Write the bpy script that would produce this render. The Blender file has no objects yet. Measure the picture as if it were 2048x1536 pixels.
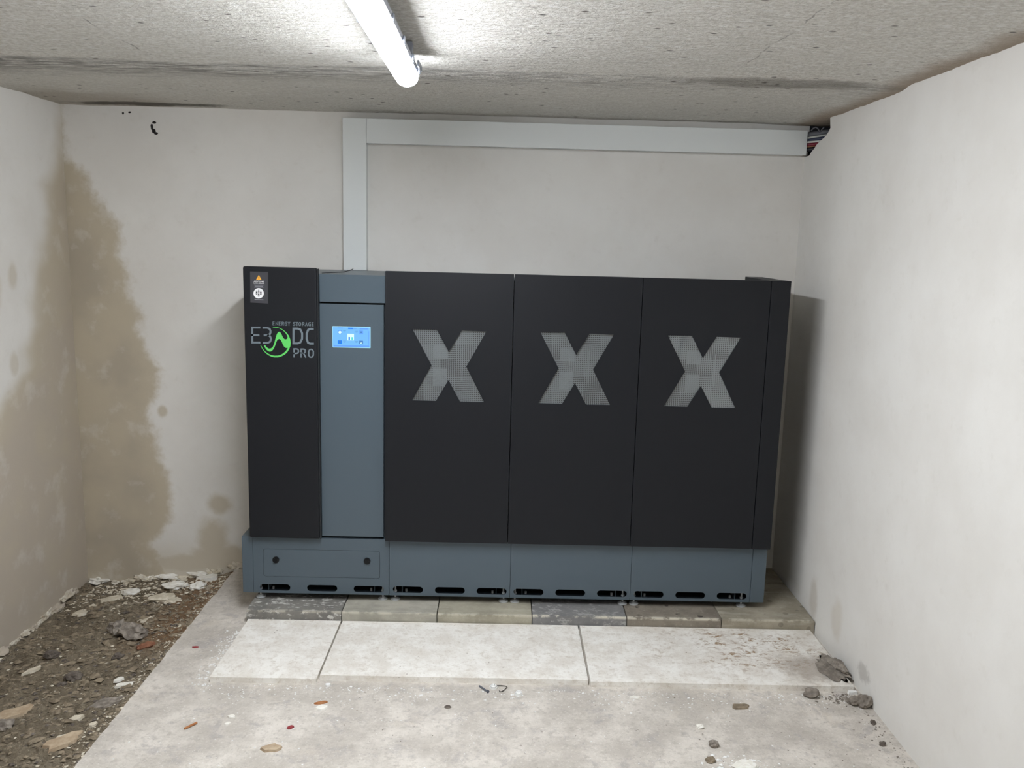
import bpy, bmesh, math, random
from mathutils import Vector, Matrix, noise as mnoise

# ------------------------------------------------------------------ camera, world, exposure
sc = bpy.context.scene
COL = sc.collection
cam_d = bpy.data.cameras.new('camera')
cam_d.sensor_fit = 'HORIZONTAL'; cam_d.sensor_width = 36.0
cam_d.lens = 1728.1 / 2048 * 36.0
cam_d.clip_start = 0.02; cam_d.clip_end = 50
cam = bpy.data.objects.new('camera', cam_d); COL.objects.link(cam)
fw = Vector((0.01444346, 0.98592864, -0.16654159))
rt = Vector((0.99961785, -0.01031159, 0.02564794))
up = Vector((-0.02356973, 0.16684839, 0.98570081))
cam.matrix_world = Matrix(((rt.x, up.x, -fw.x, 0), (rt.y, up.y, -fw.y, 0), (rt.z, up.z, -fw.z, 1.6231), (0, 0, 0, 1)))
sc.camera = cam
world = bpy.data.worlds.new('world'); sc.world = world; world.use_nodes = True
world.node_tree.nodes['Background'].inputs[0].default_value = (0.6, 0.65, 0.7, 1)
world.node_tree.nodes['Background'].inputs[1].default_value = 0.05
vs = sc.view_settings
vs.view_transform = 'Standard'; vs.look = 'None'; vs.gamma = 1.0; vs.use_curve_mapping = False
vs.exposure = 0.0
LAMP_POWER = 168.0
sc.cycles.max_bounces = 12; sc.cycles.diffuse_bounces = 7; sc.cycles.transparent_max_bounces = 12
sc.cycles.sample_clamp_indirect = 10.0

# ------------------------------------------------------------------ room constants (metres)
XL, XR, YW, YB, H = -1.9843, 1.3595, 4.0218, -1.6, 2.1534
SLAB_X = -1.266
YD, YBASE = 3.4962, 3.5253         # door front plane, plinth front plane

# ------------------------------------------------------------------ helpers
def lin(c):
    return tuple((v/12.92 if v <= 0.04045 else ((v+0.055)/1.055)**2.4) for v in c)
def srgb(r, g, b): return lin((r/255, g/255, b/255)) + (1,)

class Mat:
    def __init__(s, name, base=(.5, .5, .5, 1), rough=.8, metal=0.0, spec=0.5):
        s.m = bpy.data.materials.new(name); s.m.use_nodes = True
        s.t = s.m.node_tree; s.b = s.t.nodes['Principled BSDF']
        s.b.inputs['Base Color'].default_value = base
        s.b.inputs['Roughness'].default_value = rough
        s.b.inputs['Metallic'].default_value = metal
        s.b.inputs['Specular IOR Level'].default_value = spec
        s._pos = None
    def n(s, typ): return s.t.nodes.new(typ)
    def L(s, a, b): s.t.links.new(a, b)
    def set(s, sock, v):
        if isinstance(v, bpy.types.NodeSocket): s.L(v, sock)
        else: sock.default_value = v
    def pos(s):
        if s._pos is None: s._pos = s.n('ShaderNodeNewGeometry').outputs['Position']
        return s._pos
    def obj(s): return s.n('ShaderNodeTexCoord').outputs['Object']
    def xyz(s, v=None):
        q = s.n('ShaderNodeSeparateXYZ'); s.L(v or s.pos(), q.inputs[0]); return q.outputs
    def scaled(s, sc_, v=None, off=(0, 0, 0)):
        q = s.n('ShaderNodeMapping'); s.L(v or s.pos(), q.inputs['Vector'])
        q.inputs['Scale'].default_value = sc_; q.inputs['Location'].default_value = off
        return q.outputs[0]
    def noise(s, scale, detail=4, rough=.6, v=None, dist=0):
        q = s.n('ShaderNodeTexNoise'); s.L(v or s.pos(), q.inputs['Vector'])
        q.inputs['Scale'].default_value = scale; q.inputs['Detail'].default_value = detail
        q.inputs['Roughness'].default_value = rough; q.inputs['Distortion'].default_value = dist
        return q.outputs['Fac']
    def voro(s, scale, v=None, feature='F1', out='Distance'):
        q = s.n('ShaderNodeTexVoronoi'); s.L(v or s.pos(), q.inputs['Vector'])
        q.feature = feature; q.inputs['Scale'].default_value = scale
        return q.outputs[out]
    def math(s, op, a, b=0.0, clamp=False):
        q = s.n('ShaderNodeMath'); q.operation = op; q.use_clamp = clamp
        s.set(q.inputs[0], a); s.set(q.inputs[1], b); return q.outputs[0]
    def ss(s, v, a, b, lo=0.0, hi=1.0):            # smoothstep a..b -> lo..hi
        q = s.n('ShaderNodeMapRange'); q.interpolation_type = 'SMOOTHSTEP'
        s.set(q.inputs['Value'], v)
        q.inputs['From Min'].default_value = a; q.inputs['From Max'].default_value = b
        q.inputs['To Min'].default_value = lo; q.inputs['To Max'].default_value = hi
        return q.outputs['Result']
    def mix(s, f, a, b, mode='MIX'):
        q = s.n('ShaderNodeMix'); q.data_type = 'RGBA'; q.blend_type = mode
        s.set(q.inputs[0], f); s.set(q.inputs[6], a); s.set(q.inputs[7], b); return q.outputs[2]
    def bump(s, h, strength=.3, dist=.01):
        q = s.n('ShaderNodeBump'); q.inputs['Strength'].default_value = strength
        q.inputs['Distance'].default_value = dist; s.L(h, q.inputs['Height'])
        if s.b.inputs['Normal'].is_linked:
            s.L(s.b.inputs['Normal'].links[0].from_socket, q.inputs['Normal'])
        s.L(q.outputs[0], s.b.inputs['Normal'])
    def color(s, c): s.set(s.b.inputs['Base Color'], c)
    def blob(s, a, b, ca, cb, ra, rb, wob=None, w=.3):   # noisy ellipse mask in coords a,b
        da = s.math('DIVIDE', s.math('SUBTRACT', a, ca), ra)
        db = s.math('DIVIDE', s.math('SUBTRACT', b, cb), rb)
        d = s.math('SQRT', s.math('ADD', s.math('MULTIPLY', da, da), s.math('MULTIPLY', db, db)))
        if wob is not None: d = s.math('ADD', d, s.math('MULTIPLY', s.math('SUBTRACT', wob, .5), 1.6))
        return s.ss(d, 1+w, 1-w)
    def curve(s, v, pts):
        q = s.n('ShaderNodeFloatCurve'); c = q.mapping.curves[0]
        while len(c.points) < len(pts): c.points.new(.5, .5)
        for p, (x, y) in zip(c.points, pts): p.location = (x, y); p.handle_type = 'VECTOR'
        q.mapping.update(); s.set(q.inputs['Value'], v); return q.outputs[0]

def new_mesh(name, bm, mat, smooth=False):
    me = bpy.data.meshes.new(name)
    bmesh.ops.recalc_face_normals(bm, faces=bm.faces)
    bm.to_mesh(me); bm.free()
    if mat is not None: me.materials.append(mat.m if isinstance(mat, Mat) else mat)
    if smooth:
        for p in me.polygons: p.use_smooth = True
    return me
def link(name, me, parent=None):
    o = bpy.data.objects.new(name, me); COL.objects.link(o)
    if parent is not None: o.parent = parent
    return o
def base_of(parent):
    b = Vector((0, 0, 0))
    while parent is not None: b += parent.location; parent = parent.parent
    return b
def part(name, bm, mat, parent=None, smooth=False, label=None):
    """bm in world coordinates; the part is stored relative to its thing's base"""
    b = base_of(parent)
    bmesh.ops.translate(bm, verts=bm.verts, vec=-b)
    o = link(name, new_mesh(name, bm, mat, smooth), parent)
    if label: o['label'] = label
    return o
def thing(name, label, cat, loc=(0, 0, 0), group=None):
    o = bpy.data.objects.new(name, None); COL.objects.link(o); o.location = loc
    o.empty_display_size = .05
    return tag(o, label, cat, group)
def tag(o, label, cat, group=None, kind=None):
    o['label'] = label; o['category'] = cat
    if group: o['group'] = group
    if kind: o['kind'] = kind
    return o
def solo(name, bm, mat, label, cat, group=None, smooth=False, kind=None):
    """a thing that is one mesh: origin at its base centre"""
    xs = [v.co for v in bm.verts]
    c = Vector(((min(v.x for v in xs)+max(v.x for v in xs))/2, (min(v.y for v in xs)+max(v.y for v in xs))/2, min(v.z for v in xs)))
    bmesh.ops.translate(bm, verts=bm.verts, vec=-c)
    o = link(name, new_mesh(name, bm, mat, smooth)); o.location = c
    return tag(o, label, cat, group, kind)
def struct(name, bm, mat, smooth=False, label=None):
    o = link(name, new_mesh(name, bm, mat, smooth)); o['kind'] = 'structure'
    if label: o['label'] = label
    return o

def add_box(bm, x0, x1, y0, y1, z0, z1, bevel=0.0, seg=2):
    r = bmesh.ops.create_cube(bm, size=1.0)
    for v in r['verts']:
        v.co = Vector(((x0+x1)/2 + v.co.x*(x1-x0), (y0+y1)/2 + v.co.y*(y1-y0), (z0+z1)/2 + v.co.z*(z1-z0)))
    if bevel:
        es = list({e for v in r['verts'] for e in v.link_edges})
        bmesh.ops.bevel(bm, geom=es, offset=bevel, segments=seg, affect='EDGES', profile=.5)
def box(*a, **k):
    bm = bmesh.new(); add_box(bm, *a, **k); return bm
def add_cyl(bm, c, r, h, axis='Z', seg=24, r2=None):
    R = {'Z': Matrix(), 'Y': Matrix.Rotation(math.pi/2, 4, 'X'), 'X': Matrix.Rotation(math.pi/2, 4, 'Y')}[axis]
    bmesh.ops.create_cone(bm, cap_ends=True, segments=seg, radius1=r, radius2=r if r2 is None else r2, depth=h,
                          matrix=Matrix.Translation(c) @ R)
def cyl(*a, **k):
    bm = bmesh.new(); add_cyl(bm, *a, **k); return bm
def add_tube(bm, pts, r, seg=8):
    pts = [Vector(p) for p in pts]; rings = []
    for i, p in enumerate(pts):
        d = (pts[min(i+1, len(pts)-1)] - pts[max(i-1, 0)]).normalized()
        a = d.cross(Vector((0, 0, 1)))
        if a.length < 1e-3: a = d.cross(Vector((1, 0, 0)))
        a.normalize(); b = d.cross(a)
        rings.append([bm.verts.new(p + r*(math.cos(t)*a + math.sin(t)*b)) for t in [2*math.pi*k/seg for k in range(seg)]])
    for A, B in zip(rings, rings[1:]):
        for k in range(seg): bm.faces.new((A[k], A[(k+1) % seg], B[(k+1) % seg], B[k]))
    bm.faces.new(rings[0]); bm.faces.new(rings[-1])
def tube(pts, r, seg=8):
    bm = bmesh.new(); add_tube(bm, pts, r, seg); return bm

def plate(outlines, y0, y1):
    """flat sheet-metal plate in the XZ plane between y0 and y1; later outlines are cut-outs"""
    cu = bpy.data.curves.new('tmp', 'CURVE'); cu.dimensions = '2D'; cu.fill_mode = 'BOTH'
    cu.extrude = abs(y1-y0)/2
    for o in outlines:
        sp = cu.splines.new('POLY'); sp.points.add(len(o)-1)
        for p, (x, z) in zip(sp.points, o): p.co = (x, z, 0, 1)
        sp.use_cyclic_u = True
    ob = bpy.data.objects.new('tmp', cu); COL.objects.link(ob)
    bpy.context.view_layer.update()
    me = bpy.data.meshes.new_from_object(ob.evaluated_get(bpy.context.evaluated_depsgraph_get()))
    bm = bmesh.new(); bm.from_mesh(me)
    bpy.data.objects.remove(ob); bpy.data.curves.remove(cu); bpy.data.meshes.remove(me)
    bmesh.ops.remove_doubles(bm, verts=bm.verts, dist=1e-6)
    for v in bm.verts: v.co = Vector((v.co.x, (y0+y1)/2 - v.co.z, v.co.y))
    return bm
def rrect(x0, x1, z0, z1, r, seg=6):
    out = []
    for cx, cz, a0 in ((x1-r, z1-r, 0), (x0+r, z1-r, 90), (x0+r, z0+r, 180), (x1-r, z0+r, 270)):
        for k in range(seg+1):
            a = math.radians(a0 + 90*k/seg); out.append((cx+r*math.cos(a), cz+r*math.sin(a)))
    return out
def text_bm(body, xc, z, size, y, align='CENTER', bold=0.0):
    cu = bpy.data.curves.new('tmp', 'FONT'); cu.body = body; cu.size = size; cu.align_x = align; cu.offset = bold
    ob = bpy.data.objects.new('tmp', cu); COL.objects.link(ob); bpy.context.view_layer.update()
    me = bpy.data.meshes.new_from_object(ob.evaluated_get(bpy.context.evaluated_depsgraph_get()))
    bm = bmesh.new(); bm.from_mesh(me)
    bpy.data.objects.remove(ob); bpy.data.curves.remove(cu); bpy.data.meshes.remove(me)
    for v in bm.verts: v.co = Vector((xc+v.co.x, y, z+v.co.y))
    return bm
def add_ribbon(bm, pts, w, y, th=.0006, closed=False):
    """flat stroke of width w along a polyline in XZ, mitred"""
    P = [Vector((a, b)) for a, b in pts]; n = len(P); L_, R_ = [], []
    if not closed:
        P[0] = P[0] + (P[0]-P[1]).normalized()*w/2; P[-1] = P[-1] + (P[-1]-P[-2]).normalized()*w/2
    for i in range(n):
        a = P[i-1] if (i > 0 or closed) else None; b = P[(i+1) % n] if (i < n-1 or closed) else None
        d1 = (P[i]-a).normalized() if a is not None else None; d2 = (b-P[i]).normalized() if b is not None else None
        d1 = d1 or d2; d2 = d2 or d1
        t = (d1+d2); t = t.normalized() if t.length > 1e-6 else d1
        nn = Vector((-t.y, t.x)); k = 1/max(.5, nn.dot(Vector((-d1.y, d1.x))))
        L_.append(P[i]+nn*w/2*k); R_.append(P[i]-nn*w/2*k)
    V = [[bm.verts.new((q.x, yy, q.y)) for q in S] for S in (L_, R_) for yy in (y-th, y)]
    l0, l1, r0, r1 = V
    m = n if closed else n-1
    for i in range(m):
        j = (i+1) % n
        bm.faces.new((l0[i], l0[j], r0[j], r0[i])); bm.faces.new((l0[i], l1[i], l1[j], l0[j])); bm.faces.new((r0[i], r0[j], r1[j], r1[i]))

# ------------------------------------------------------------------ materials
def plaster(name):
    m = Mat(name, rough=.95, spec=.2)
    a = m.noise(2.2, 5, .6); b = m.noise(18, 6, .65)
    c = m.mix(m.ss(a, .3, .7), srgb(221, 218, 213), srgb(229, 227, 223))
    c = m.mix(m.math('MULTIPLY', m.ss(b, .55, .8), .18), c, srgb(192, 186, 174))
    m.bump(m.noise(9, 4, .5), .25, .006); m.bump(m.noise(160, 3, .6), .12, .0015)
    return m, c
DAMP = srgb(190, 179, 158); DAMP2 = srgb(176, 166, 149)

# back wall: damp patch climbing from the left corner
MBACK, c = plaster('plaster_back')
X, Y, Z = MBACK.xyz()
wob = MBACK.noise(7, 6, .62); wob2 = MBACK.noise(2.6, 3, .5)
stain_pts = [(2.3, -2.0), (2.02, -1.99), (1.918, -1.956), (1.865, -1.903), (1.80, -1.862), (1.712, -1.821), (1.658, -1.756), (1.591, -1.746),
             (1.50, -1.757), (1.421, -1.722), (1.318, -1.72), (1.227, -1.663), (1.168, -1.688), (1.064, -1.647), (.971, -1.597), (.887, -1.608),
             (.778, -1.659), (.682, -1.628), (.536, -1.606), (.438, -1.579), (.339, -1.559), (.238, -1.575), (.187, -1.614), (.12, -1.66), (.0, -1.62), (-.2, -1.5)]
zn = MBACK.math('DIVIDE', MBACK.math('ADD', Z, .2), 2.5)
edge = MBACK.curve(zn, [((z+.2)/2.5, x+2.0) for z, x in reversed(stain_pts)])
d = MBACK.math('SUBTRACT', MBACK.math('ADD', edge, MBACK.math('MULTIPLY', MBACK.math('SUBTRACT', wob, .5), .10)), MBACK.math('ADD', X, 2.0))
d = MBACK.math('ADD', d, MBACK.math('MULTIPLY', MBACK.math('SUBTRACT', MBACK.noise(28, 5, .65), .5), .05))
mask = MBACK.math('MULTIPLY', MBACK.ss(d, -.035, .035), MBACK.ss(MBACK.noise(11, 5, .6), .30, .46, .72, 1.0))
core = MBACK.ss(d, .0, .16)
for (cx, cz, rx, rz) in ((-1.332, .319, .055, .05), (-1.37, .15, .075, .10), (-1.30, .05, .2, .07), (-1.589, .775, .02, .024), (-1.50, .02, .25, .05)):
    mask = MBACK.math('MAXIMUM', mask, MBACK.math('MULTIPLY', MBACK.blob(X, Z, cx, cz, rx, rz, wob, .45), .8))
low = MBACK.math('MULTIPLY', MBACK.ss(MBACK.math('ADD', Z, MBACK.math('MULTIPLY', wob2, .2)), .26, .08), MBACK.ss(X, -1.0, -1.2))
mask = MBACK.math('MAXIMUM', mask, MBACK.math('MULTIPLY', low, .65))
dampc = MBACK.mix(MBACK.math('MULTIPLY', core, MBACK.ss(MBACK.noise(3.2, 3), .35, .65)), DAMP, DAMP2)
c = MBACK.mix(MBACK.math('MULTIPLY', mask, .95), c, dampc)
# hairline chips near the ceiling
for (cx, cz, rx, rz) in ((-1.572, 2.092, .010, .005), (-1.583, 2.072, .005, .013), (-1.575, 2.054, .008, .010), (-1.566, 2.044, .009, .005),
                         (-1.708, 2.128, .005, .006), (-1.68, 2.132, .007, .004)):
    c = MBACK.mix(MBACK.blob(X, Z, cx, cz, rx, rz, MBACK.noise(60, 3), .15), c, srgb(40, 36, 36))
MBACK.color(c)

# left wall: same damp patch continues round the corner
MLEFT, c = plaster('plaster_left')
X, Y, Z = MLEFT.xyz()
wob = MLEFT.noise(6, 6, .62)
lp = [(2.3, 4.05), (2.03, 4.01), (1.979, 3.98), (1.866, 3.918), (1.796, 3.83), (1.671, 3.873), (1.563, 3.839), (1.436, 3.741), (1.311, 3.706), (1.206, 3.693),
      (1.11, 3.602), (1.027, 3.592), (.963, 3.472), (.916, 3.396), (.777, 3.25), (.638, 3.05), (.45, 2.8), (.2, 2.4), (-.2, 2.0)]
zn = MLEFT.math('DIVIDE', MLEFT.math('ADD', Z, .2), 2.5)
edge = MLEFT.curve(zn, [((z+.2)/2.5, (y-2.0)/2.2) for z, y in reversed(lp)])
edge = MLEFT.math('ADD', MLEFT.math('MULTIPLY', edge, 2.2), 2.0)
d = MLEFT.math('SUBTRACT', Y, MLEFT.math('ADD', edge, MLEFT.math('MULTIPLY', MLEFT.math('SUBTRACT', wob, .5), .22)))
d = MLEFT.math('ADD', d, MLEFT.math('MULTIPLY', MLEFT.math('SUBTRACT', MLEFT.noise(24, 5, .65), .5), .10))
mask = MLEFT.math('MULTIPLY', MLEFT.ss(d, -.10, .10), MLEFT.ss(MLEFT.noise(7, 5, .6), .30, .48, .70, 1.0))
for (cy, cz, ry, rz) in ((3.52, 1.06, .03, .05), (3.55, 1.42, .03, .05), (3.40, 1.36, .05, .09), (3.48, .95, .04, .02)):
    mask = MLEFT.math('MAXIMUM', mask, MLEFT.math('MULTIPLY', MLEFT.blob(Y, Z, cy, cz, ry, rz, wob, .5), .55))
dampc = MLEFT.mix(MLEFT.math('MULTIPLY', MLEFT.ss(d, .0, .3), MLEFT.ss(MLEFT.noise(2.8, 3), .3, .6)), DAMP, srgb(184, 173, 158))
c = MLEFT.mix(MLEFT.math('MULTIPLY', mask, .92), c, dampc)
MLEFT.color(c)

# right wall: clean, a few runs near the floor
MRIGHT, c = plaster('plaster_right')
X, Y, Z = MRIGHT.xyz()
wob = MRIGHT.noise(8, 5, .6)
c = MRIGHT.mix(MRIGHT.math('MULTIPLY', MRIGHT.blob(Y, Z, 3.215, .165, .05, .07, wob, .5), .3), c, srgb(186, 172, 148))
c = MRIGHT.mix(MRIGHT.math('MULTIPLY', MRIGHT.blob(Y, Z, 3.47, .14, .04, .08, wob, .5), .4), c, srgb(176, 164, 146))
c = MRIGHT.mix(MRIGHT.math('MULTIPLY', MRIGHT.blob(Y, Z, 2.935, .083, .05, .03, MRIGHT.noise(40, 4), .4), .4), c, srgb(140, 134, 126))
MRIGHT.color(c)
MFRONT, c = plaster('plaster_front'); MFRONT.color(c)

# ceiling: board-marked concrete, streaks along X
MCEIL = Mat('ceiling_concrete', rough=.95, spec=.15)
X, Y, Z = MCEIL.xyz()
st = MCEIL.noise(1, 6, .65, MCEIL.scaled((9, 70, 1)))
st2 = MCEIL.noise(1, 5, .6, MCEIL.scaled((26, 75, 1)))
gr = MCEIL.noise(75, 5, .7); bl = MCEIL.noise(1.6, 5, .6)
c = MCEIL.mix(MCEIL.ss(gr, .32, .68), srgb(218, 214, 205), srgb(250, 248, 242))
c = MCEIL.mix(MCEIL.math('MULTIPLY', MCEIL.ss(bl, .4, .75), .3), c, srgb(226, 223, 216))
c = MCEIL.mix(MCEIL.math('MULTIPLY', MCEIL.ss(st, .46, .30), .45), c, srgb(200, 197, 191))
c = MCEIL.mix(MCEIL.math('MULTIPLY', MCEIL.ss(st2, .55, .64), .9), c, srgb(250, 249, 245))
wy = MCEIL.math('ADD', Y, MCEIL.math('MULTIPLY', MCEIL.math('SUBTRACT', MCEIL.noise(1.3, 3), .5), .18))
band = MCEIL.math('MULTIPLY', MCEIL.ss(wy, 2.99, 3.05), MCEIL.ss(wy, 3.34, 3.08))
leftness = MCEIL.ss(X, 1.2, -1.2, .5, 1.0)
band = MCEIL.math('MULTIPLY', MCEIL.math('MULTIPLY', band, leftness), MCEIL.ss(st, .62, .38, .25, 1.0))
c = MCEIL.mix(MCEIL.math('MULTIPLY', band, .9), c, srgb(138, 135, 130))
back = MCEIL.math('MULTIPLY', MCEIL.ss(wy, 3.1, 3.35), MCEIL.ss(MCEIL.noise(2.2, 4), .25, .7, .2, .5))
c = MCEIL.mix(back, c, srgb(218, 215, 208))
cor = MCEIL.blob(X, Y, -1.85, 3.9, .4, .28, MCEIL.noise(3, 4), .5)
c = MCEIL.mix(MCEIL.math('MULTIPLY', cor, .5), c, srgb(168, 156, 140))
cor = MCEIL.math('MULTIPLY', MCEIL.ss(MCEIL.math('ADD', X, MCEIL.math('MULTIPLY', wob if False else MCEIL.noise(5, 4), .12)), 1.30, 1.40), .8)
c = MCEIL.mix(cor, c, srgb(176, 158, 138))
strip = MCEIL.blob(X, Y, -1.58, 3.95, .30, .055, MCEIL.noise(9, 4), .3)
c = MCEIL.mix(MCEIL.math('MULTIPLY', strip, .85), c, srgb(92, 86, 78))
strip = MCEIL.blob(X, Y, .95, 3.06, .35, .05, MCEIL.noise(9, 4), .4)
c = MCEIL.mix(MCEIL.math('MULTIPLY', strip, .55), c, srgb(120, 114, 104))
pits = MCEIL.math('MULTIPLY', MCEIL.ss(MCEIL.voro(1, MCEIL.scaled((12, 19, 1))), .15, .07), MCEIL.ss(MCEIL.noise(3.4, 2), .42, .52))
c = MCEIL.mix(MCEIL.math('MULTIPLY', pits, .8), c, srgb(86, 80, 74))
wx = MCEIL.math('ADD', X, MCEIL.math('MULTIPLY', MCEIL.math('SUBTRACT', MCEIL.noise(9, 4), .5), .05))
crack = MCEIL.math('MULTIPLY', MCEIL.ss(MCEIL.math('ABSOLUTE', MCEIL.math('SUBTRACT', wx, .74)), .004, .001), MCEIL.math('MULTIPLY', MCEIL.ss(Y, 1.7, 1.8), MCEIL.ss(Y, 2.9, 2.8)))
c = MCEIL.mix(MCEIL.math('MULTIPLY', crack, MCEIL.ss(MCEIL.noise(7, 3), .42, .58, .05, .55)), c, srgb(110, 104, 98))
crack = MCEIL.math('MULTIPLY', MCEIL.ss(MCEIL.math('ABSOLUTE', MCEIL.math('ADD', wx, 1.14)), .004, .001), MCEIL.math('MULTIPLY', MCEIL.ss(Y, 2.3, 2.4), MCEIL.ss(Y, 2.9, 2.8)))
c = MCEIL.mix(MCEIL.math('MULTIPLY', crack, MCEIL.ss(MCEIL.noise(7, 3), .42, .58, .05, .55)), c, srgb(110, 104, 98))
MCEIL.color(c)
MCEIL.bump(MCEIL.noise(1, 5, .65, MCEIL.scaled((24, 60, 1))), .9, .018)
MCEIL.bump(MCEIL.noise(85, 5, .65), .9, .012)

# concrete slab
MSLAB = Mat('slab_concrete', rough=.9, spec=.25)
a = MSLAB.noise(5, 7, .7); b = MSLAB.noise(32, 6, .7); g = MSLAB.noise(9, 7, .72, dist=.4)
c = MSLAB.mix(MSLAB.ss(a, .35, .68), srgb(184, 177, 168), srgb(216, 209, 200))
c = MSLAB.mix(MSLAB.math('MULTIPLY', MSLAB.ss(g, .53, .64), .55), c, srgb(164, 159, 157))
c = MSLAB.mix(MSLAB.math('MULTIPLY', MSLAB.ss(b, .50, .66), .55), c, srgb(168, 161, 152))
c = MSLAB.mix(MSLAB.math('MULTIPLY', MSLAB.ss(MSLAB.noise(4.5, 4), .58, .7), .4), c, srgb(206, 196, 182))
sp = MSLAB.ss(MSLAB.voro(34), .16, .10)
c = MSLAB.mix(MSLAB.math('MULTIPLY', MSLAB.math('MULTIPLY', sp, MSLAB.ss(MSLAB.noise(3), .56, .62)), .6), c, srgb(132, 122, 114))
f_ = MSLAB.noise(110, 4, .7)
c = MSLAB.mix(MSLAB.math('MULTIPLY', MSLAB.ss(f_, .55, .72), .5), c, srgb(146, 140, 134))
c = MSLAB.mix(MSLAB.math('MULTIPLY', MSLAB.ss(f_, .44, .30), .5), c, srgb(232, 229, 224))
MSLAB.color(c); MSLAB.bump(MSLAB.noise(50, 6, .7), .45, .006)

# soil
MSOIL = Mat('soil', rough=1.0, spec=.1)
X, Y, Z = MSOIL.xyz()
a = MSOIL.noise(5, 6, .65); b = MSOIL.noise(40, 5, .7)
c = MSOIL.mix(MSOIL.ss(a, .3, .7), srgb(126, 115, 98), srgb(154, 142, 123))
c = MSOIL.mix(MSOIL.math('MULTIPLY', MSOIL.ss(b, .5, .75), .55), c, srgb(176, 164, 142))
c = MSOIL.mix(MSOIL.math('MULTIPLY', MSOIL.ss(b, .45, .28), .5), c, srgb(84, 72, 60))
rust = MSOIL.math('MULTIPLY', MSOIL.ss(MSOIL.math('ADD', X, MSOIL.math('MULTIPLY', MSOIL.noise(5, 4), .3)), -1.46, -1.20), MSOIL.ss(Y, 3.1, 3.4))
c = MSOIL.mix(MSOIL.math('MULTIPLY', rust, .6), c, srgb(150, 112, 80))
c = MSOIL.mix(MSOIL.math('MULTIPLY', MSOIL.ss(MSOIL.noise(8, 5, .6), .60, .66), MSOIL.ss(Y, 3.3, 3.7, .15, .8)), c, srgb(196, 186, 168))
c = MSOIL.mix(MSOIL.math('MULTIPLY', MSOIL.ss(MSOIL.noise(95, 5, .7), .55, .70), .6), c, srgb(92, 82, 68))
c = MSOIL.mix(MSOIL.math('MULTIPLY', MSOIL.ss(MSOIL.noise(22, 6, .72), .58, .66), .6), c, srgb(184, 174, 154))
MSOIL.color(c); MSOIL.bump(MSOIL.noise(45, 6, .75), 1.0, .02)

def stone_mat(name, c1, c2, scale=30, rough=.95):
    m = Mat(name, rough=rough, spec=.2)
    v = m.obj()
    m.color(m.mix(m.ss(m.noise(scale, 5, .65, v), .35, .65), c1, c2)); m.bump(m.noise(scale*2, 4, .6, v), .4, .004); return m
M_STONE = stone_mat('grey_stone', srgb(112, 104, 96), srgb(158, 150, 140))
M_DARKSTONE = stone_mat('dark_stone', srgb(84, 76, 70), srgb(120, 112, 104))
M_BROWN = stone_mat('brown_clod', srgb(118, 106, 90), srgb(152, 139, 119))
M_PALE = stone_mat('pale_plaster', srgb(196, 186, 166), srgb(222, 214, 198))
M_WHITE = stone_mat('white_plaster', srgb(226, 222, 212), srgb(240, 238, 232))
M_TAN = stone_mat('tan_flake', srgb(168, 148, 124), srgb(188, 170, 146))
M_MORTAR = stone_mat('grey_mortar', srgb(118, 110, 102), srgb(150, 142, 132))
M_REDBRICK = stone_mat('red_brick', srgb(122, 82, 64), srgb(146, 104, 82))
M_REDPLASTIC = Mat('red_plastic', srgb(150, 62, 66), .5)
M_LEAF = stone_mat('brown_wood', srgb(158, 104, 66), srgb(186, 134, 94))
M_CAP = Mat('white_cap', srgb(236, 236, 234), .45)

# polystyrene boards and pavers: one material each, coloured by the object's own look
def board_mat(name, dirt=0.0):
    m = Mat(name, rough=.9, spec=.2)
    a = m.noise(9, 7, .72); b = m.noise(34, 6, .7)
    c = m.mix(m.ss(a, .36, .64), srgb(220, 214, 205), srgb(238, 235, 229))
    c = m.mix(m.math('MULTIPLY', m.ss(b, .52, .66), .5), c, srgb(196, 186, 173))
    f_ = m.noise(90, 4, .7); c = m.mix(m.math('MULTIPLY', m.ss(f_, .54, .70), .4), c, srgb(176, 166, 150)); c = m.mix(m.math('MULTIPLY', m.ss(f_, .45, .3), .5), c, srgb(240, 239, 234))
    sp = m.math('MULTIPLY', m.ss(m.voro(30), .13, .07), m.ss(m.noise(4), .55, .6))
    c = m.mix(m.math('MULTIPLY', sp, .7), c, srgb(128, 112, 96))
    if dirt:
        X, Y, Z = m.xyz(); w = m.noise(9, 5, .7)
        fl = m.math('MULTIPLY', m.ss(m.noise(1, 6, .75, m.scaled((30, 46, 1))), .50, .58), m.ss(m.noise(7, 4), .42, .60))
        for cx, cy, rx, ry in ((.93, 3.25, .16, .09), (1.13, 3.25, .12, .07), (1.02, 3.32, .22, .06), (1.0, 3.22, .36, .16)):
            c = m.mix(m.math('MULTIPLY', m.math('MULTIPLY', m.blob(X, Y, cx, cy, rx, ry, w, .5), fl), .85), c, srgb(152, 126, 98))
        c = m.mix(m.math('MULTIPLY', m.blob(X, Y, 1.24, 3.08, .14, .10, m.noise(24, 5, .7), .5), .6), c, srgb(140, 126, 112))
    m.color(c); m.bump(m.noise(30, 5, .6), .3, .004); m.bump(m.noise(300, 2), .15, .001); return m
MBOARD = board_mat('polystyrene'); MBOARDD = board_mat('polystyrene_dirty', 1.0)
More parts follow.
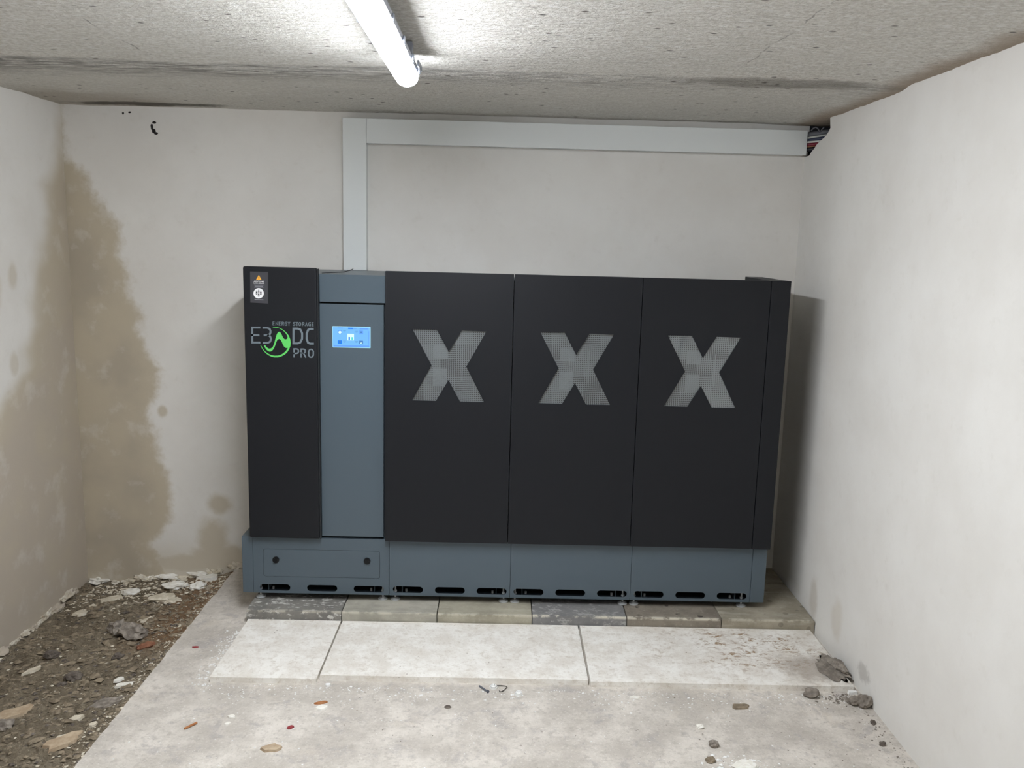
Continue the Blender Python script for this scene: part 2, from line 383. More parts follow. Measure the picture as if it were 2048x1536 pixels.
def paver_mat(name, c1, c2, scrape=0.0, spots=0.0, streak=0.0, edge=.45):
    m = Mat(name, rough=.88, spec=.25)
    a = m.noise(7, 6, .68); b = m.noise(70, 4, .6)
    c = m.mix(m.ss(a, .32, .68), c1, c2)
    c = m.mix(m.math('MULTIPLY', m.ss(b, .55, .8), .3), c, srgb(200, 194, 182))
    if scrape:
        s_ = m.ss(m.noise(1, 6, .7, m.scaled((22, 40, 40))), .54, .62)
        c = m.mix(m.math('MULTIPLY', s_, scrape), c, srgb(208, 206, 200))
    if streak:
        s_ = m.ss(m.noise(1, 5, .6, m.scaled((4, 18, 30))), .5, .7)
        c = m.mix(m.math('MULTIPLY', s_, streak), c, srgb(192, 186, 172))
    if spots:
        s_ = m.math('MULTIPLY', m.ss(m.voro(15), .22, .16), m.ss(m.noise(6), .48, .55))
        c = m.mix(m.math('MULTIPLY', s_, spots), c, srgb(58, 52, 48))
    X, Y, Z = m.xyz()
    e_ = m.math('MULTIPLY', m.math('MULTIPLY', m.ss(Z, .048, .056), m.ss(Y, 3.436, 3.425)), m.ss(m.noise(14, 5, .7), .44, .56))
    c = m.mix(m.math('MULTIPLY', e_, edge), c, srgb(214, 208, 192))
    m.color(c); m.bump(m.noise(60, 5, .65), .3, .003); return m
PAVERS = [paver_mat('paver_dark', srgb(112, 110, 106), srgb(134, 131, 125), scrape=.8),
          paver_mat('paver_tan', srgb(150, 147, 136), srgb(174, 170, 158), streak=.4),
          paver_mat('paver_olive', srgb(146, 141, 126), srgb(170, 165, 148), streak=.6),
          paver_mat('paver_slate', srgb(116, 115, 115), srgb(134, 133, 132), scrape=.35, edge=.8),
          paver_mat('paver_spotted', srgb(118, 110, 100), srgb(142, 134, 122), spots=.9, edge=.8),
          paver_mat('paver_buff', srgb(140, 133, 118), srgb(166, 158, 142), streak=.5, spots=.35)]

# metal cabinets
def powder(name, col, rough=.5, spec=.4):
    m = Mat(name, col, rough, 0, spec); m.bump(m.noise(900, 2, .5), .08, .0004); return m
M_BLACK = powder('black_powder_coat', srgb(21, 23, 28), .5, .3)
M_GREY = powder('blue_grey_powder_coat', srgb(79, 91, 100), .33)
M_INSHADE = Mat('plinth_inside_shade', srgb(38, 46, 56), .6)  # plinth floor's grey darkened, shade behind the slots put into the colour
M_DARKIN = Mat('dark_interior', srgb(26, 28, 32), .7)  # also paints shade into the wall opening and behind doors
M_SHEET = Mat('perforated_steel', srgb(122, 128, 131), .5, .2)
M_STEEL = Mat('zinc_steel', srgb(205, 208, 210), .4, .35)
M_LOCK = Mat('black_plastic', srgb(9, 11, 15), .3, 0, .3)
M_TAPE = Mat('grey_foil', srgb(104, 110, 114), .4)
M_LOGOGREY = Mat('print_grey', srgb(108, 120, 128), .5)
M_GREEN = Mat('print_green', srgb(96, 206, 100), .5)
M_LBL = Mat('label_black', srgb(62, 62, 68), .45)
M_PW = Mat('print_white', srgb(240, 240, 242), .5)
M_PG = Mat('print_pale', srgb(150, 150, 158), .5)
M_PO = Mat('print_amber', srgb(240, 178, 60), .5)
M_PK = Mat('print_dark', srgb(40, 44, 54), .5)
M_WHITEPVC = Mat('white_pvc', srgb(222, 226, 226), .45)
M_FILM = Mat('clear_film', srgb(230, 235, 240), .12)
_t = M_FILM.n('ShaderNodeBsdfTransparent'); _g = M_FILM.n('ShaderNodeBsdfGlossy'); _g.inputs['Roughness'].default_value = .15
_g.inputs['Color'].default_value = (.9, .93, .95, 1)
_mx = M_FILM.n('ShaderNodeMixShader'); _mx.inputs[0].default_value = .06
_bn = M_FILM.n('ShaderNodeBump'); _bn.inputs['Strength'].default_value = .5; _bn.inputs['Distance'].default_value = .01
M_FILM.L(M_FILM.noise(14, 3, .5), _bn.inputs['Height']); M_FILM.L(_bn.outputs[0], _g.inputs['Normal'])
M_FILM.L(_t.outputs[0], _mx.inputs[1]); M_FILM.L(_g.outputs[0], _mx.inputs[2])
M_FILM.L(_mx.outputs[0], M_FILM.t.nodes['Material Output'].inputs[0])
def emis(name, col, s):
    m = Mat(name, (0, 0, 0, 1), .3); m.b.inputs['Emission Color'].default_value = col; m.b.inputs['Emission Strength'].default_value = s; return m

# ------------------------------------------------------------------ the room
def grid_plane(x0, x1, y0, y1, nx, ny, f):
    bm = bmesh.new(); V = [[bm.verts.new((x0+(x1-x0)*i/nx, y0+(y1-y0)*j/ny, f(x0+(x1-x0)*i/nx, y0+(y1-y0)*j/ny))) for j in range(ny+1)] for i in range(nx+1)]
    for i in range(nx):
        for j in range(ny): bm.faces.new((V[i][j], V[i+1][j], V[i+1][j+1], V[i][j+1]))
    return bm
def nz(x, y, z=0.0): return mnoise.noise(Vector((x, y, z)))

# slab with a slightly ragged left edge
bm = bmesh.new()
ys = [YB + (YW-YB)*i/220 for i in range(221)]
L_ = [(SLAB_X + .010*nz(y*6, 3) + .006*nz(y*23, 9), y) for y in ys]
top = [bm.verts.new((x, y, 0)) for x, y in L_]; bot = [bm.verts.new((x, y, -.14)) for x, y in L_]
rt_ = [bm.verts.new((XR+.1, y, 0)) for y in ys]
for i in range(220):
    bm.faces.new((top[i], rt_[i], rt_[i+1], top[i+1])); bm.faces.new((top[i], top[i+1], bot[i+1], bot[i]))
struct('floor', bm, MSLAB, label='pale grey concrete slab')

def soil_z(x, y):
    t = min(1, max(0, (SLAB_X - x)/.65)); t = t*t*(3-2*t)
    e = min(1, max(0, (SLAB_X+.01 - x)/.10))
    return -.012 - .025*e - .048*t + .018*nz(x*5, y*5, 1)*e + .012*nz(x*14, y*22, 2)*e + .010*nz(x*32, y*44, 3)*e + .006*nz(x*75, y*95, 4)*e
bm = grid_plane(XL-.05, SLAB_X+.03, 1.0, YW+.03, 150, 560, soil_z)
o = struct('floor_soil', bm, MSOIL, True, 'bare brown soil strip beside the slab')

add = box(XL-.15, XR+.3, YW, YW+.15, -.3, H+.1)
struct('wall_back', add, MBACK)
struct('wall_left', box(XL-.15, XL, YB, YW, -.3, H+.1), MLEFT)
struct('wall_front', box(XL-.15, XR+.3, YB-.15, YB, -.3, H+.1), MFRONT)
# right wall with the broken-out cable opening at its top back corner
out = [(YB, -.3), (YW, -.3), (YW, 2.018), (3.965, 2.020), (3.935, 2.036), (3.905, 2.044), (3.876, 2.061), (3.83, 2.072), (3.775, 2.084), (3.745, 2.101), (3.731, 2.113), (3.738, 2.13), (3.745, 2.16), (3.745, H+.1), (YB, H+.1)]
bm = bmesh.new()
A = [bm.verts.new((XR, y, z)) for y, z in out]; B = [bm.verts.new((XR+.28, y, z)) for y, z in out]
bm.faces.new(A); bm.faces.new(B)
for i in range(len(out)): bm.faces.new((A[i], A[(i+1) % len(out)], B[(i+1) % len(out)], B[i]))
bmesh.ops.triangulate(bm, faces=[f for f in bm.faces if len(f.verts) > 4])
struct('wall_right', bm, MRIGHT)
bm = box(XR+.26, XR+.279, 3.6, YW, 1.95, H+.1); add_box(bm, XR+.012, XR+.26, YW-.008, YW-.001, 1.95, H+.1)  # dark lining boxes paint in the shade of the opening
struct('wall_cavity_shade', bm, M_DARKIN, label='lining of the cable opening, painted dark for shade')

def ceil_z(x, y):
    s = 0.010*math.tanh((y-3.06-.05*nz(x*.8, 7))/.03)      # step where the last shutter board begins
    e = max(0, (x-1.1)/.26) if x > 1.1 else 0
    return H + .012 - s*.6 + .003*nz(x*1.3, y*9) + .0022*nz(x*9, y*45) - .006*e + .0015*nz(x*4, y*4, 5)
bm = grid_plane(XL-.05, XR+.3, YB, YW+.02, 120, 520, ceil_z)
struct('ceiling', bm, MCEIL, True)

# ragged plaster lip along the foot of the back and left walls, parts of those walls
random.seed(5)
def add_lump(bm, c, s, seed, sub=2, rough=.35, rot=0.0):
    r = bmesh.ops.create_icosphere(bm, subdivisions=sub, radius=1.0)
    ca, sa = math.cos(rot), math.sin(rot)
    for v in r['verts']:
        p = v.co.copy(); k = 1 + rough*mnoise.noise(p*1.4+Vector((seed*7.3, seed*3.1, seed))) + rough*.5*mnoise.noise(p*3.5+Vector((seed, 0, seed*2.7)))
        x, y, z = p.x*k*s[0], p.y*k*s[1], p.z*k*s[2]
        v.co = Vector((c[0]+x*ca-y*sa, c[1]+x*sa+y*ca, c[2]+z))
def lump(c, s, seed, sub=2, rough=.35, rot=0.0):
    bm = bmesh.new(); add_lump(bm, c, s, seed, sub, rough, rot); return bm
wb = bpy.data.objects['wall_back']; wl = bpy.data.objects['wall_left']
M_CRUST = stone_mat('damp_plaster_crust', srgb(190, 180, 162), srgb(222, 216, 204), 22)
x = XL + .02; k = 0
while x < -1.10:
    w = random.uniform(.018, .07); k += 1
    zc = soil_z(min(x, SLAB_X-.02), YW-.03) if x < SLAB_X else 0.0
    up_ = max(0, min(1, (x+1.55)/.3))*.022 if x < SLAB_X else .012
    if random.random() < .85:
        part('plaster_crust', lump((x+w/2, YW-.002, zc+.004+random.uniform(-.004, .010)+up_), (w*random.uniform(.5, .8), random.uniform(.008, .032), random.uniform(.008, .016)+up_*.5), k, 3, .9, random.uniform(-.3, .3)), (M_CRUST, M_WHITE, M_CRUST, M_PALE)[k % 4], wb)
    x += w*.7
y = YW-.02
while y > 1.9:
    w = random.uniform(.03, .10); k += 1
    if random.random() < .75:
        part('plaster_crust', lump((XL, y-w/2, soil_z(XL+.02, y)+.004+random.uniform(-.004, .008)), (random.uniform(.008, .026), w*.6, random.uniform(.008, .018)), k, 3, .9, random.uniform(-.2, .2)), M_CRUST if k % 3 else MLEFT, wl)
    y -= w*.8

# ------------------------------------------------------------------ ceiling lamp
lx, ly0, ly1, lz = -.301, 1.29, 2.785, 2.107
lamp = thing('ceiling_lamp', 'long white damp-proof LED batten glowing under the concrete ceiling', 'lamp', (lx, (ly0+ly1)/2, H))
def batten(prof, y0, y1, tip, n=7):
    """sweep a closed XZ profile along Y with rounded-in ends"""
    bm = bmesh.new(); st = []
    for k in range(n):
        a = k/(n-1)*math.pi/2; st.append((y0 + tip*(1-math.sin(a)), .15+.85*math.sqrt(max(0, 1-(1-math.sin(a))**2))))
    st2 = [(y0+y1-yy, s) for yy, s in reversed(st)]
    rings = []
    for yy, s in st + st2:
        rings.append([bm.verts.new((lx - .012*((yy-ly0)/(ly1-ly0)-.5) + px*s, yy, lz + (pz*s if pz < 0 else pz))) for px, pz in prof])
    m = len(prof)
    for A, B in zip(rings, rings[1:]):
        for i in range(m): bm.faces.new((A[i], A[(i+1) % m], B[(i+1) % m], B[i]))
    bm.faces.new(rings[0]); bm.faces.new(rings[-1]); return bm
dprof = [(.035*math.cos(a), -.033*abs(math.sin(a))**.8) for a in [math.pi*k/14 for k in range(15)]] + [(-.034, .010), (.034, .010)]
hprof = [(.038, -.001), (.038, .009), (.031, .030), (-.031, .030), (-.038, .009), (-.038, -.001)]
M_LAMP = emis('lit_diffuser', (0.93, 0.97, 1.02, 1), LAMP_POWER)
M_LAMP.L(M_LAMP.math('MULTIPLY', M_LAMP.ss(M_LAMP.xyz()[2], lz-.007, lz-.027, .24, 1.0), LAMP_POWER), M_LAMP.b.inputs['Emission Strength'])
part('diffuser', batten(dprof, ly0+.004, ly1-.004, .05), M_LAMP, lamp, True)
part('housing', batten(hprof, ly0, ly1, .04), Mat('lamp_housing', srgb(196, 202, 214), .5), lamp)
M_CLIP = Mat('steel_clip', srgb(170, 176, 190), .35, .8)
for yy in [1.42, 1.64, 1.86, 2.08, 2.30, 2.52, 2.70]:
    for sx in (-1, 1):
        part('clip', box(lx+sx*.040-.003, lx+sx*.040+.003, yy-.010, yy+.010, lz-.008, lz+.012, bevel=.002), M_CLIP, lamp)
for yy in (1.55, 2.60):
    part('mounting_bracket', box(lx-.03, lx+.03, yy-.02, yy+.02, lz+.028, H+.012), M_CLIP, lamp)
part('bracket_arm', box(lx+.037, lx+.043, 2.66, 2.755, lz+.006, lz+.024, bevel=.002), M_CLIP, lamp)

# ------------------------------------------------------------------ pavers and polystyrene boards on the slab
def slab_piece(x0, x1, y0, y1, z0, z1, seed, chip=.004, n=14):
    bm = bmesh.new(); add_box(bm, x0, x1, y0, y1, z0, z1)
    bmesh.ops.subdivide_edges(bm, edges=bm.edges[:], cuts=n, use_grid_fill=True)
    for v in bm.verts:
        ex = v.co.x < x0+1e-4 or v.co.x > x1-1e-4; ey = v.co.y < y0+1e-4 or v.co.y > y1-1e-4; ez = v.co.z > z1-1e-4
        nn = mnoise.noise(v.co*9+Vector((seed, 0, 0))); n2 = mnoise.noise(v.co*35+Vector((0, seed, 0)))
        if ez: v.co.z += chip*.08*nn
        if ez and (ex or ey): v.co.z -= chip*(.15+.9*max(0, n2))
        if ex: v.co.x += (1 if v.co.x < (x0+x1)/2 else -1)*chip*(.2+.6*abs(n2))*(1 if ez else .6)
        if ey: v.co.y += (1 if v.co.y < (y0+y1)/2 else -1)*chip*(.2+.6*abs(n2))*(1 if ez else .6)
    return bm
plabels = ['dark grey concrete paver with white scrapes at the left end of the row', 'pale grey paver with three faint marks on its front, second from left',
           'light olive grey paver with a framed wear mark, third from left', 'slate grey paver with a white chipped front edge, fourth from left',
           'brownish paver sprinkled with dark spots, fifth from left', 'buff grey paver touching the right wall, with a rusty front stain']
for i in range(6):
    x0 = -1.0398 + .4*i
    solo('concrete_paver', slab_piece(x0+.001, min(x0+.399, XR-.002), 3.4195, 3.818, 0.0, .0605, i*3.7, .004), PAVERS[i], plabels[i], 'paver', 'concrete pavers under the cabinets')
for i in range(5):       # second row, behind, seen at the right end of the cabinets
    x0 = -.6398 + .4*i + (0)
    if i == 4: solo('concrete_paver', slab_piece(x0+.001, XR-.002, 3.822, YW-.004, 0.0, .060, 40+i, .004), PAVERS[5], 'shaded paver in the right corner behind the cabinets', 'paver', 'concrete pavers under the cabinets')
bl_ = ['narrow cut-off white polystyrene board at the left end', 'middle white polystyrene board before the pavers', 'dirty white polystyrene board against the right wall']
bx = [(-1.030, -.641), (-.636, .354), (.360, 1.337)]
for i, (a, b) in enumerate(bx):
    solo('insulation_board', slab_piece(a, b, 2.948+(.012 if i == 1 else (.0 if i else -.016)), 3.4170, 0.0, .0225, 60+i, .005, 20), MBOARDD if i == 2 else MBOARD, bl_[i], 'insulation board', 'polystyrene boards on the floor')

# ------------------------------------------------------------------ cabinets
W = .5196; D0 = -.4698
ZB, ZT, ZDB, ZDT = .0922, .342, .3461, 1.4795
YBACK = 3.985
CAB_TOP = 1.448
def slots(x0, dx): return [rrect(x0+a, x0+a+.1285, .1047, .1335, .0142, 8) for a in dx]
def plinth(root, x0, x1, slot_x, name='plinth'):
    bm = plate([[(x0, ZB), (x1, ZB), (x1, ZT), (x0, ZT)]] + [rrect(a, a+.1285, .1047, .1335, .0142, 8) for a in slot_x], YBASE, YBASE+.002)
    p = part(name, bm, M_GREY, root)
    bm = bmesh.new()
    add_box(bm, x0, x1, YBASE+.002, YBACK, ZT-.002, ZT)
    add_box(bm, x0, x0+.002, YBASE+.002, YBACK, ZB, ZT-.002); add_box(bm, x1-.002, x1, YBASE+.002, YBACK, ZB, ZT-.002)
    add_box(bm, x0+.002, x1-.002, YBACK-.002, YBACK, ZB, ZT-.002)
    part('plinth_shell', bm, M_GREY, root)
    part('plinth_floor', box(x0+.002, x1-.002, YBASE+.002, YBACK-.002, ZB+.0, ZB+.002), M_INSHADE, root)
    bm = bmesh.new()
    add_box(bm, x0+.004, x1-.004, YBASE+.14, YBASE+.16, ZB+.003, ZT-.004)
    part('cross_beam', bm, M_DARKIN, root)
    return p
def foot(root, x, y):
    bm = bmesh.new(); add_cyl(bm, (x, y, .0613+.003), .0205, .005, seg=28); add_cyl(bm, (x, y, .0613+.0085), .0165, .006, seg=28, r2=.008)
    f = part('foot', bm, M_STEEL, root)
    part('stud', cyl((x, y, .115), .0042, .10, seg=12), M_STEEL, f)
    part('lock_nut', cyl((x, y, .1005), .008, .007, seg=6), M_STEEL, f)
def bracket(root, x, s):
    part('bracket', box(x-.001, x+.001, YBASE+.02, YBASE+.10, ZB+.004, .16), M_GREY, root)
    part('bolt', cyl((x+s*.016, YBASE+.04, ZB+.008), .005, .012, seg=8), M_STEEL, root)

# --- inverter cabinet
inv = thing('inverter_cabinet', 'black and blue-grey inverter cabinet with glowing touch screen and green logo', 'cabinet', (-.757, 3.755, .0613))
part('body', box(-1.035, -.4725, YBASE+.026, YBACK, ZT+.003, 1.4595), M_GREY, inv)
part('front_panel', box(-1.039, -.7435, YD, YD+.026, .349, 1.484, bevel=.007, seg=3), M_BLACK, inv, label='tall black front panel')
part('panel_edge', box(-.7430, -.7400, YD+.004, YD+.028, .349, 1.481), M_DARKIN, inv)
part('top_cover', box(-.7395, -.4725, YBASE, YBASE+.022, 1.3475, 1.4600, bevel=.0015), M_GREY, inv, label='grey top cover')
door = part('door', box(-.7395, -.4785, YBASE, YBASE+.022, .3525, 1.3405, bevel=.0015), M_GREY, inv, label='grey door with the screen')
part('gap_shade', box(-.7395, -.4730, YBASE+.0225, YBASE+.0255, .350, 1.350), M_DARKIN, inv)  # dark sheet, paints the shade seen in the door gaps
# plinth with access hatch
hatch = rrect(-.9915, -.4935, .1665, .2905, .010, 5); hatch_in = rrect(-.9902, -.4948, .1678, .2892, .009, 5)
ib = [-1.008, -.8065, -.6065]
bm = plate([[(-1.0340, ZB), (-.4555, ZB), (-.4555, ZT), (-1.0340, ZT)], hatch] + [rrect(a, a+.1295, .1030, .1318, .0142, 8) for a in ib], YBASE, YBASE+.002)
part('plinth', bm, M_GREY, inv)
bm = bmesh.new()
add_box(bm, -1.034, -.4555, YBASE+.002, YBACK, ZT-.002, ZT)
add_box(bm, -1.034, -1.032, YBASE+.002, YBACK, ZB, ZT-.002); add_box(bm, -.4575, -.4555, YBASE+.002, YBACK, ZB, ZT-.002)
add_box(bm, -1.032, -.4575, YBACK-.002, YBACK, ZB, ZT-.002)
part('plinth_floor', box(-1.032, -.4575, YBASE+.002, YBACK-.002, ZB, ZB+.002), M_INSHADE, inv)
part('plinth_shell', bm, M_GREY, inv)
part('cross_beam', box(-1.03, -.46, YBASE+.14, YBASE+.16, ZB+.003, ZT-.004), M_DARKIN, inv)
hp = part('access_hatch', plate([hatch_in], YBASE-.0003, YBASE+.003), M_GREY, inv, label='rounded access hatch with two locks')
for xx, zz in ((-.9372, .2430), (-.5480, .2455)):
    bm = bmesh.new(); add_cyl(bm, (xx, YBASE-.003, zz), .0140, .006, 'Y', 28); add_cyl(bm, (xx, YBASE-.0065, zz), .0085, .003, 'Y', 20); add_box(bm, xx-.001, xx+.001, YBASE-.0085, YBASE-.006, zz-.005, zz+.005)
    part('lock', bm, M_LOCK, hp, label='black round lock')
part('end_cover', box(-1.0812, -1.0352, YBASE, YBACK, ZB, .3435, bevel=.0015), M_GREY, inv, label='grey plinth end cover')
for fx in (-1.013, -.485):
    foot(inv, fx, 3.557); foot(inv, fx, 3.80)
bracket(inv, -1.013+.036, 1); bracket(inv, -.485-.036, -1)

# logo on the black panel (flat print)
def LG(a, b): return (0.00015299878*a - 3.20465e-6*b - 1.03397, 3.82369e-6*a - 0.000154529383*b + 1.28948097)
fp = [o_ for o_ in inv.children if o_.name.startswith('front_panel')][0]
yl = YD - .0002
green = [(735,320),(800,315),(880,330),(960,362),(1040,415),(1110,480),(1160,550),(1195,640),(1208,730),(1200,820),(1170,900),(1120,980),(1050,1045),(960,1095),(870,1118),(780,1118),(700,1100),(620,1060),(540,1000),(470,915),(425,840),(408,800),(422,805),(460,870),(520,950),(600,1015),(690,1058),(780,1075),(870,1072),(960,1045),(1030,1000),(1090,940),(1135,865),(1110,872),(1070,865),(1035,835),(1005,785),(980,720),(950,665),(925,640),(905,632),(880,640),(850,665),(825,720),(800,800),(770,870),(730,930),(690,960),(650,965),(600,945),(555,900),(520,845),(497,795),(520,790),(540,805),(570,845),(610,880),(650,890),(690,880),(730,850),(755,800),(780,720),(800,650),(820,570),(845,500),(875,455),(905,445),(940,465),(965,505),(985,555),(1010,600),(1040,635),(1075,645),(1105,635),(1125,600),(1120,555),(1090,500),(1040,440),(980,390),(900,350),(820,335),(735,330)]
part('logo_ring', plate([[LG(a, b) for a, b in green]], yl-.0006, yl), M_GREEN, fp, label='green ring and wave emblem')
GL = {  # strokes in a 10 wide x 14 tall cell, y up
 'E': [[(10, 14), (0, 14), (0, 0), (10, 0)], [(0, 7), (8.8, 7)]],
 'N': [[(0, 0), (0, 14), (8.5, 0), (8.5, 14)]],
 'R': [[(0, 0), (0, 14), (5, 14), (7.4, 13), (8, 11), (8, 10), (7.4, 8), (5, 7), (0, 7)], [(4.6, 7), (8.6, 0)]],
 'G': [[(8.6, 14), (4, 14), (1.2, 13), (0, 10.5), (0, 3.5), (1.2, 1), (4, 0), (8.6, 0), (8.6, 7), (5, 7)]],
 'Y': [[(0, 14), (4.4, 6.5), (4.4, 0)], [(8.8, 14), (4.4, 6.5)]],
 'S': [[(8, 14), (3, 14), (.6, 12.8), (0, 11), (.6, 8.6), (2.6, 7.3), (5.6, 6.6), (7.6, 5.4), (8.2, 3.4), (7.4, 1), (5, 0), (0, 0)]],
 'T': [[(0, 14), (8.6, 14)], [(4.3, 14), (4.3, 0)]],
 'O': [[(4.2, 14), (6.6, 13.4), (8.4, 10.5), (8.4, 3.5), (6.6, .6), (4.2, 0), (1.8, .6), (0, 3.5), (0, 10.5), (1.8, 13.4), None]],
 'A': [[(0, 0), (4.3, 14), (8.6, 0)], [(1.6, 4.4), (7, 4.4)]],
 'P': [[(0, 0), (0, 14), (5, 14), (7.4, 13), (8.2, 11), (8.2, 9.2), (7.4, 7), (5, 6), (0, 6)]],
 '3': [[(0, 14), (5, 14), (8, 13), (9.2, 11), (9.2, 9.5), (8, 7.8), (6, 7.1), (1.5, 7.1)], [(6, 7.1), (8.6, 6), (9.8, 4), (9.8, 3), (8.6, 1), (5.6, 0), (0.3, 0)]],
 'D': [[(0, 0), (0, 14), (5, 14), (8, 13), (10, 9.6), (10, 4.4), (8, 1), (5, 0), None]],
 'C': [[(9, 14), (5, 14), (2, 13), (0, 9.6), (0, 4.4), (2, 1), (5, 0), (9.4, 0)]],
}
def word(name, glyphs, wstroke, parent, mat):
    """glyphs: (char, left, right, top, bottom) in print units"""
    bm = bmesh.new()
    for ch, l, r, t, b in glyphs:
        wmax = max(p[0] for s in GL[ch] for p in s if p)
        hw = wstroke/2
        for s in GL[ch]:
            closed = s[-1] is None; s = s[:-1] if closed else s
            pts = [LG(l+hw+(r-l-wstroke)*p[0]/wmax, b-hw-(b-t-wstroke)*p[1]/14) for p in s]
            add_ribbon(bm, pts, wstroke*.000153, yl, .0006, closed)
    return part(name, bm, mat, parent, label='grey printed lettering')
word('lettering', [('E', 168, 405, 308, 750), ('3', 465, 712, 312, 758)], 50, fp, M_LOGOGREY)
word('lettering', [('D', 1255, 1535, 333, 775), ('C', 1605, 1822, 342, 782)], 52, fp, M_LOGOGREY)
g = [('P', 1278, 1432, 878, 1122), ('R', 1468, 1620, 884, 1126), ('O', 1668, 1828, 890, 1134)]
word('lettering', g, 36, fp, M_LOGOGREY)
es = []
for ch, l in zip('ENERGY', (728, 806, 890, 968, 1046, 1128)): es.append((ch, l, l+(66 if ch != 'E' else 52), 172+(l-728)*.02, 276+(l-728)*.02))
for ch, l in zip('STORAGE', (1266, 1340, 1414, 1506, 1586, 1672, 1762)): es.append((ch, l, l+(66 if ch != 'E' else 50), 184+(l-1266)*.015, 289+(l-1266)*.015))
word('lettering', es, 17, fp, M_LOGOGREY)

# warning label
def LB(a, b): return (0.000104238*a - 2.39275e-6*b - 1.0288328, 2.59992e-6*a - 0.000104187*b + 1.4795791)
lab = part('warning_label', plate([[LB(198, 155), LB(885, 172), LB(890, 1385), LB(205, 1345)]], yl-.0004, yl), M_LBL, fp, label='dark warning label with amber triangle')
y2 = yl - .0005
def flat(name, outlines, mat, parent=lab, dy=0.0): return part(name, plate(outlines, y2-dy-.0003, y2-dy), mat, parent)
flat('warning_triangle', [[LB(425, 470), LB(640, 475), LB(532, 285)]], M_PO)
flat('exclamation_mark', [[LB(520, 350), LB(550, 350), LB(545, 420), LB(527, 420)], [LB(524, 430), LB(546, 430), LB(546, 452), LB(524, 452)]], M_PK, dy=.0004)
xc, zc = LB(535, 560); part('lettering', text_bm('ACHTUNG', xc, zc, .0082, y2-.0003, bold=.0002), M_PW, lab)
xc, zc = LB(535, 620); part('lettering', text_bm('Lithium-Batterie!', xc, zc, .0062, y2-.0003, bold=.00012), M_PW, lab)
for a0, a1, b in ((350, 725, 672), (385, 690, 712), (355, 710, 752)):
    flat('small_print', [[LB(a0, b-9), LB(a1, b-5), LB(a1, b+13), LB(a0, b+9)]], M_PG)
flat('small_print', [[LB(370, 1215), LB(710, 1232), LB(710, 1256), LB(370, 1239)]], M_PG)
flat('white_disc', [[LB(527+200*math.cos(t), 990+200*math.sin(t)) for t in [2*math.pi*k/40 for k in range(40)]]], M_PW)
for cx, cy in ((447, 975), (527, 930), (610, 980), (527, 1060)):
    flat('pictogram', [[LB(cx-28, cy-55), LB(cx+28, cy-55), LB(cx+28, cy+55), LB(cx-28, cy+55)], [LB(cx-13, cy-12), LB(cx+13, cy-12), LB(cx+13, cy+28), LB(cx-13, cy+28)]], M_PK, dy=.0004)
for cx, cy in ((447, 884), (527, 850), (610, 890)):
    flat('pictogram', [[LB(cx-26, cy-6), LB(cx+26, cy-6), LB(cx+26, cy+6), LB(cx-26, cy+6)]], M_PG, dy=.0004)

# touch screen
def SC(a, b): return (0.000129613*a - 6.8628e-7*b - .7382061, 3.172e-6*a - 0.000130601836*b + 1.2942243)
E_BLUE = emis('screen_blue', srgb(122, 194, 255), 1.0); E_EDGE = emis('screen_edge', srgb(168, 226, 255), 1.05); E_MID = emis('screen_mid_blue', srgb(104, 166, 252), 1.0)
E_DEEP = emis('screen_deep_blue', srgb(20, 128, 245), 1.0); E_WHITE = emis('screen_white', srgb(214, 250, 252), 1.1); E_TEAL = emis('screen_teal', srgb(70, 220, 220), 1.0); E_GRID = emis('screen_line', srgb(76, 134, 205), .95)
bez = part('screen', plate([[SC(388, 365), SC(400, 352), SC(1575, 374), SC(1592, 388), SC(1594, 1030), SC(1582, 1044), SC(412, 1022), SC(396, 1008)]], YBASE-.0008, YBASE+.001), E_EDGE, door, label='lit pale blue touch screen')
y3 = YBASE - .0009
def px_(name, outl, mat, dy=0.0):
    return part(name, plate([[SC(a, b) for a, b in o_] for o_ in outl], y3-dy-.0002, y3-dy), mat, bez)
def rc(a0, a1, b0, b1, sl=.018): return [(a0, b0+(a0-1000)*sl), (a1, b0+(a1-1000)*sl), (a1, b1+(a1-1000)*sl), (a0, b1+(a0-1000)*sl)]
px_('display', [rc(408, 1570, 388, 1012)], E_BLUE)
px_('status_bar', [rc(555, 725, 402, 432)], E_MID, .0003); px_('status_bar', [rc(885, 1040, 400, 442)], E_DEEP, .0003); px_('status_bar', [rc(1050, 1150, 404, 436)], E_MID, .0003); px_('status_bar', [rc(1250, 1510, 405, 446)], E_MID, .0003)
px_('footer_bar', [rc(430, 1555, 955, 1000)], E_MID, .0003)
px_('scroll_bar', [rc(1530, 1550, 500, 920)], E_MID, .0003)
for a, b, m_ in ((565, 485, E_MID), (1235, 485, E_MID), (565, 798, E_DEEP), (1235, 800, E_GRID)):
    px_('icon', [rc(a, a+125, b, b+112)], m_, .0003)
px_('icon_symbol', [[(630+48*math.cos(t), 545+42*math.sin(t)) for t in [2*math.pi*k/16 for k in range(16)]]], E_WHITE, .0006)
px_('icon_symbol', [[(1258, 905), (1300, 850), (1345, 905), (1318, 905), (1300, 885), (1282, 905)]], E_WHITE, .0006)
px_('icon_symbol', [rc(1270, 1330, 515, 560)], E_GRID, .0006); px_('icon_symbol', [rc(600, 655, 815, 880)], E_GRID, .0006)
px_('battery_icon', [rc(860, 1072, 595, 795)], E_WHITE, .0003); px_('battery_bar', [rc(900, 945, 690, 788)], E_DEEP, .0006); px_('battery_bar', [rc(992, 1036, 695, 788)], E_TEAL, .0006)
for a, b in ((730, 498), (1105, 500), (730, 815), (1105, 815)):
    px_('readout_line', [rc(a, a+90, b, b+9)], E_GRID, .0003); px_('readout_line', [rc(a+15, a+75, b+36, b+46)], E_GRID, .0003)

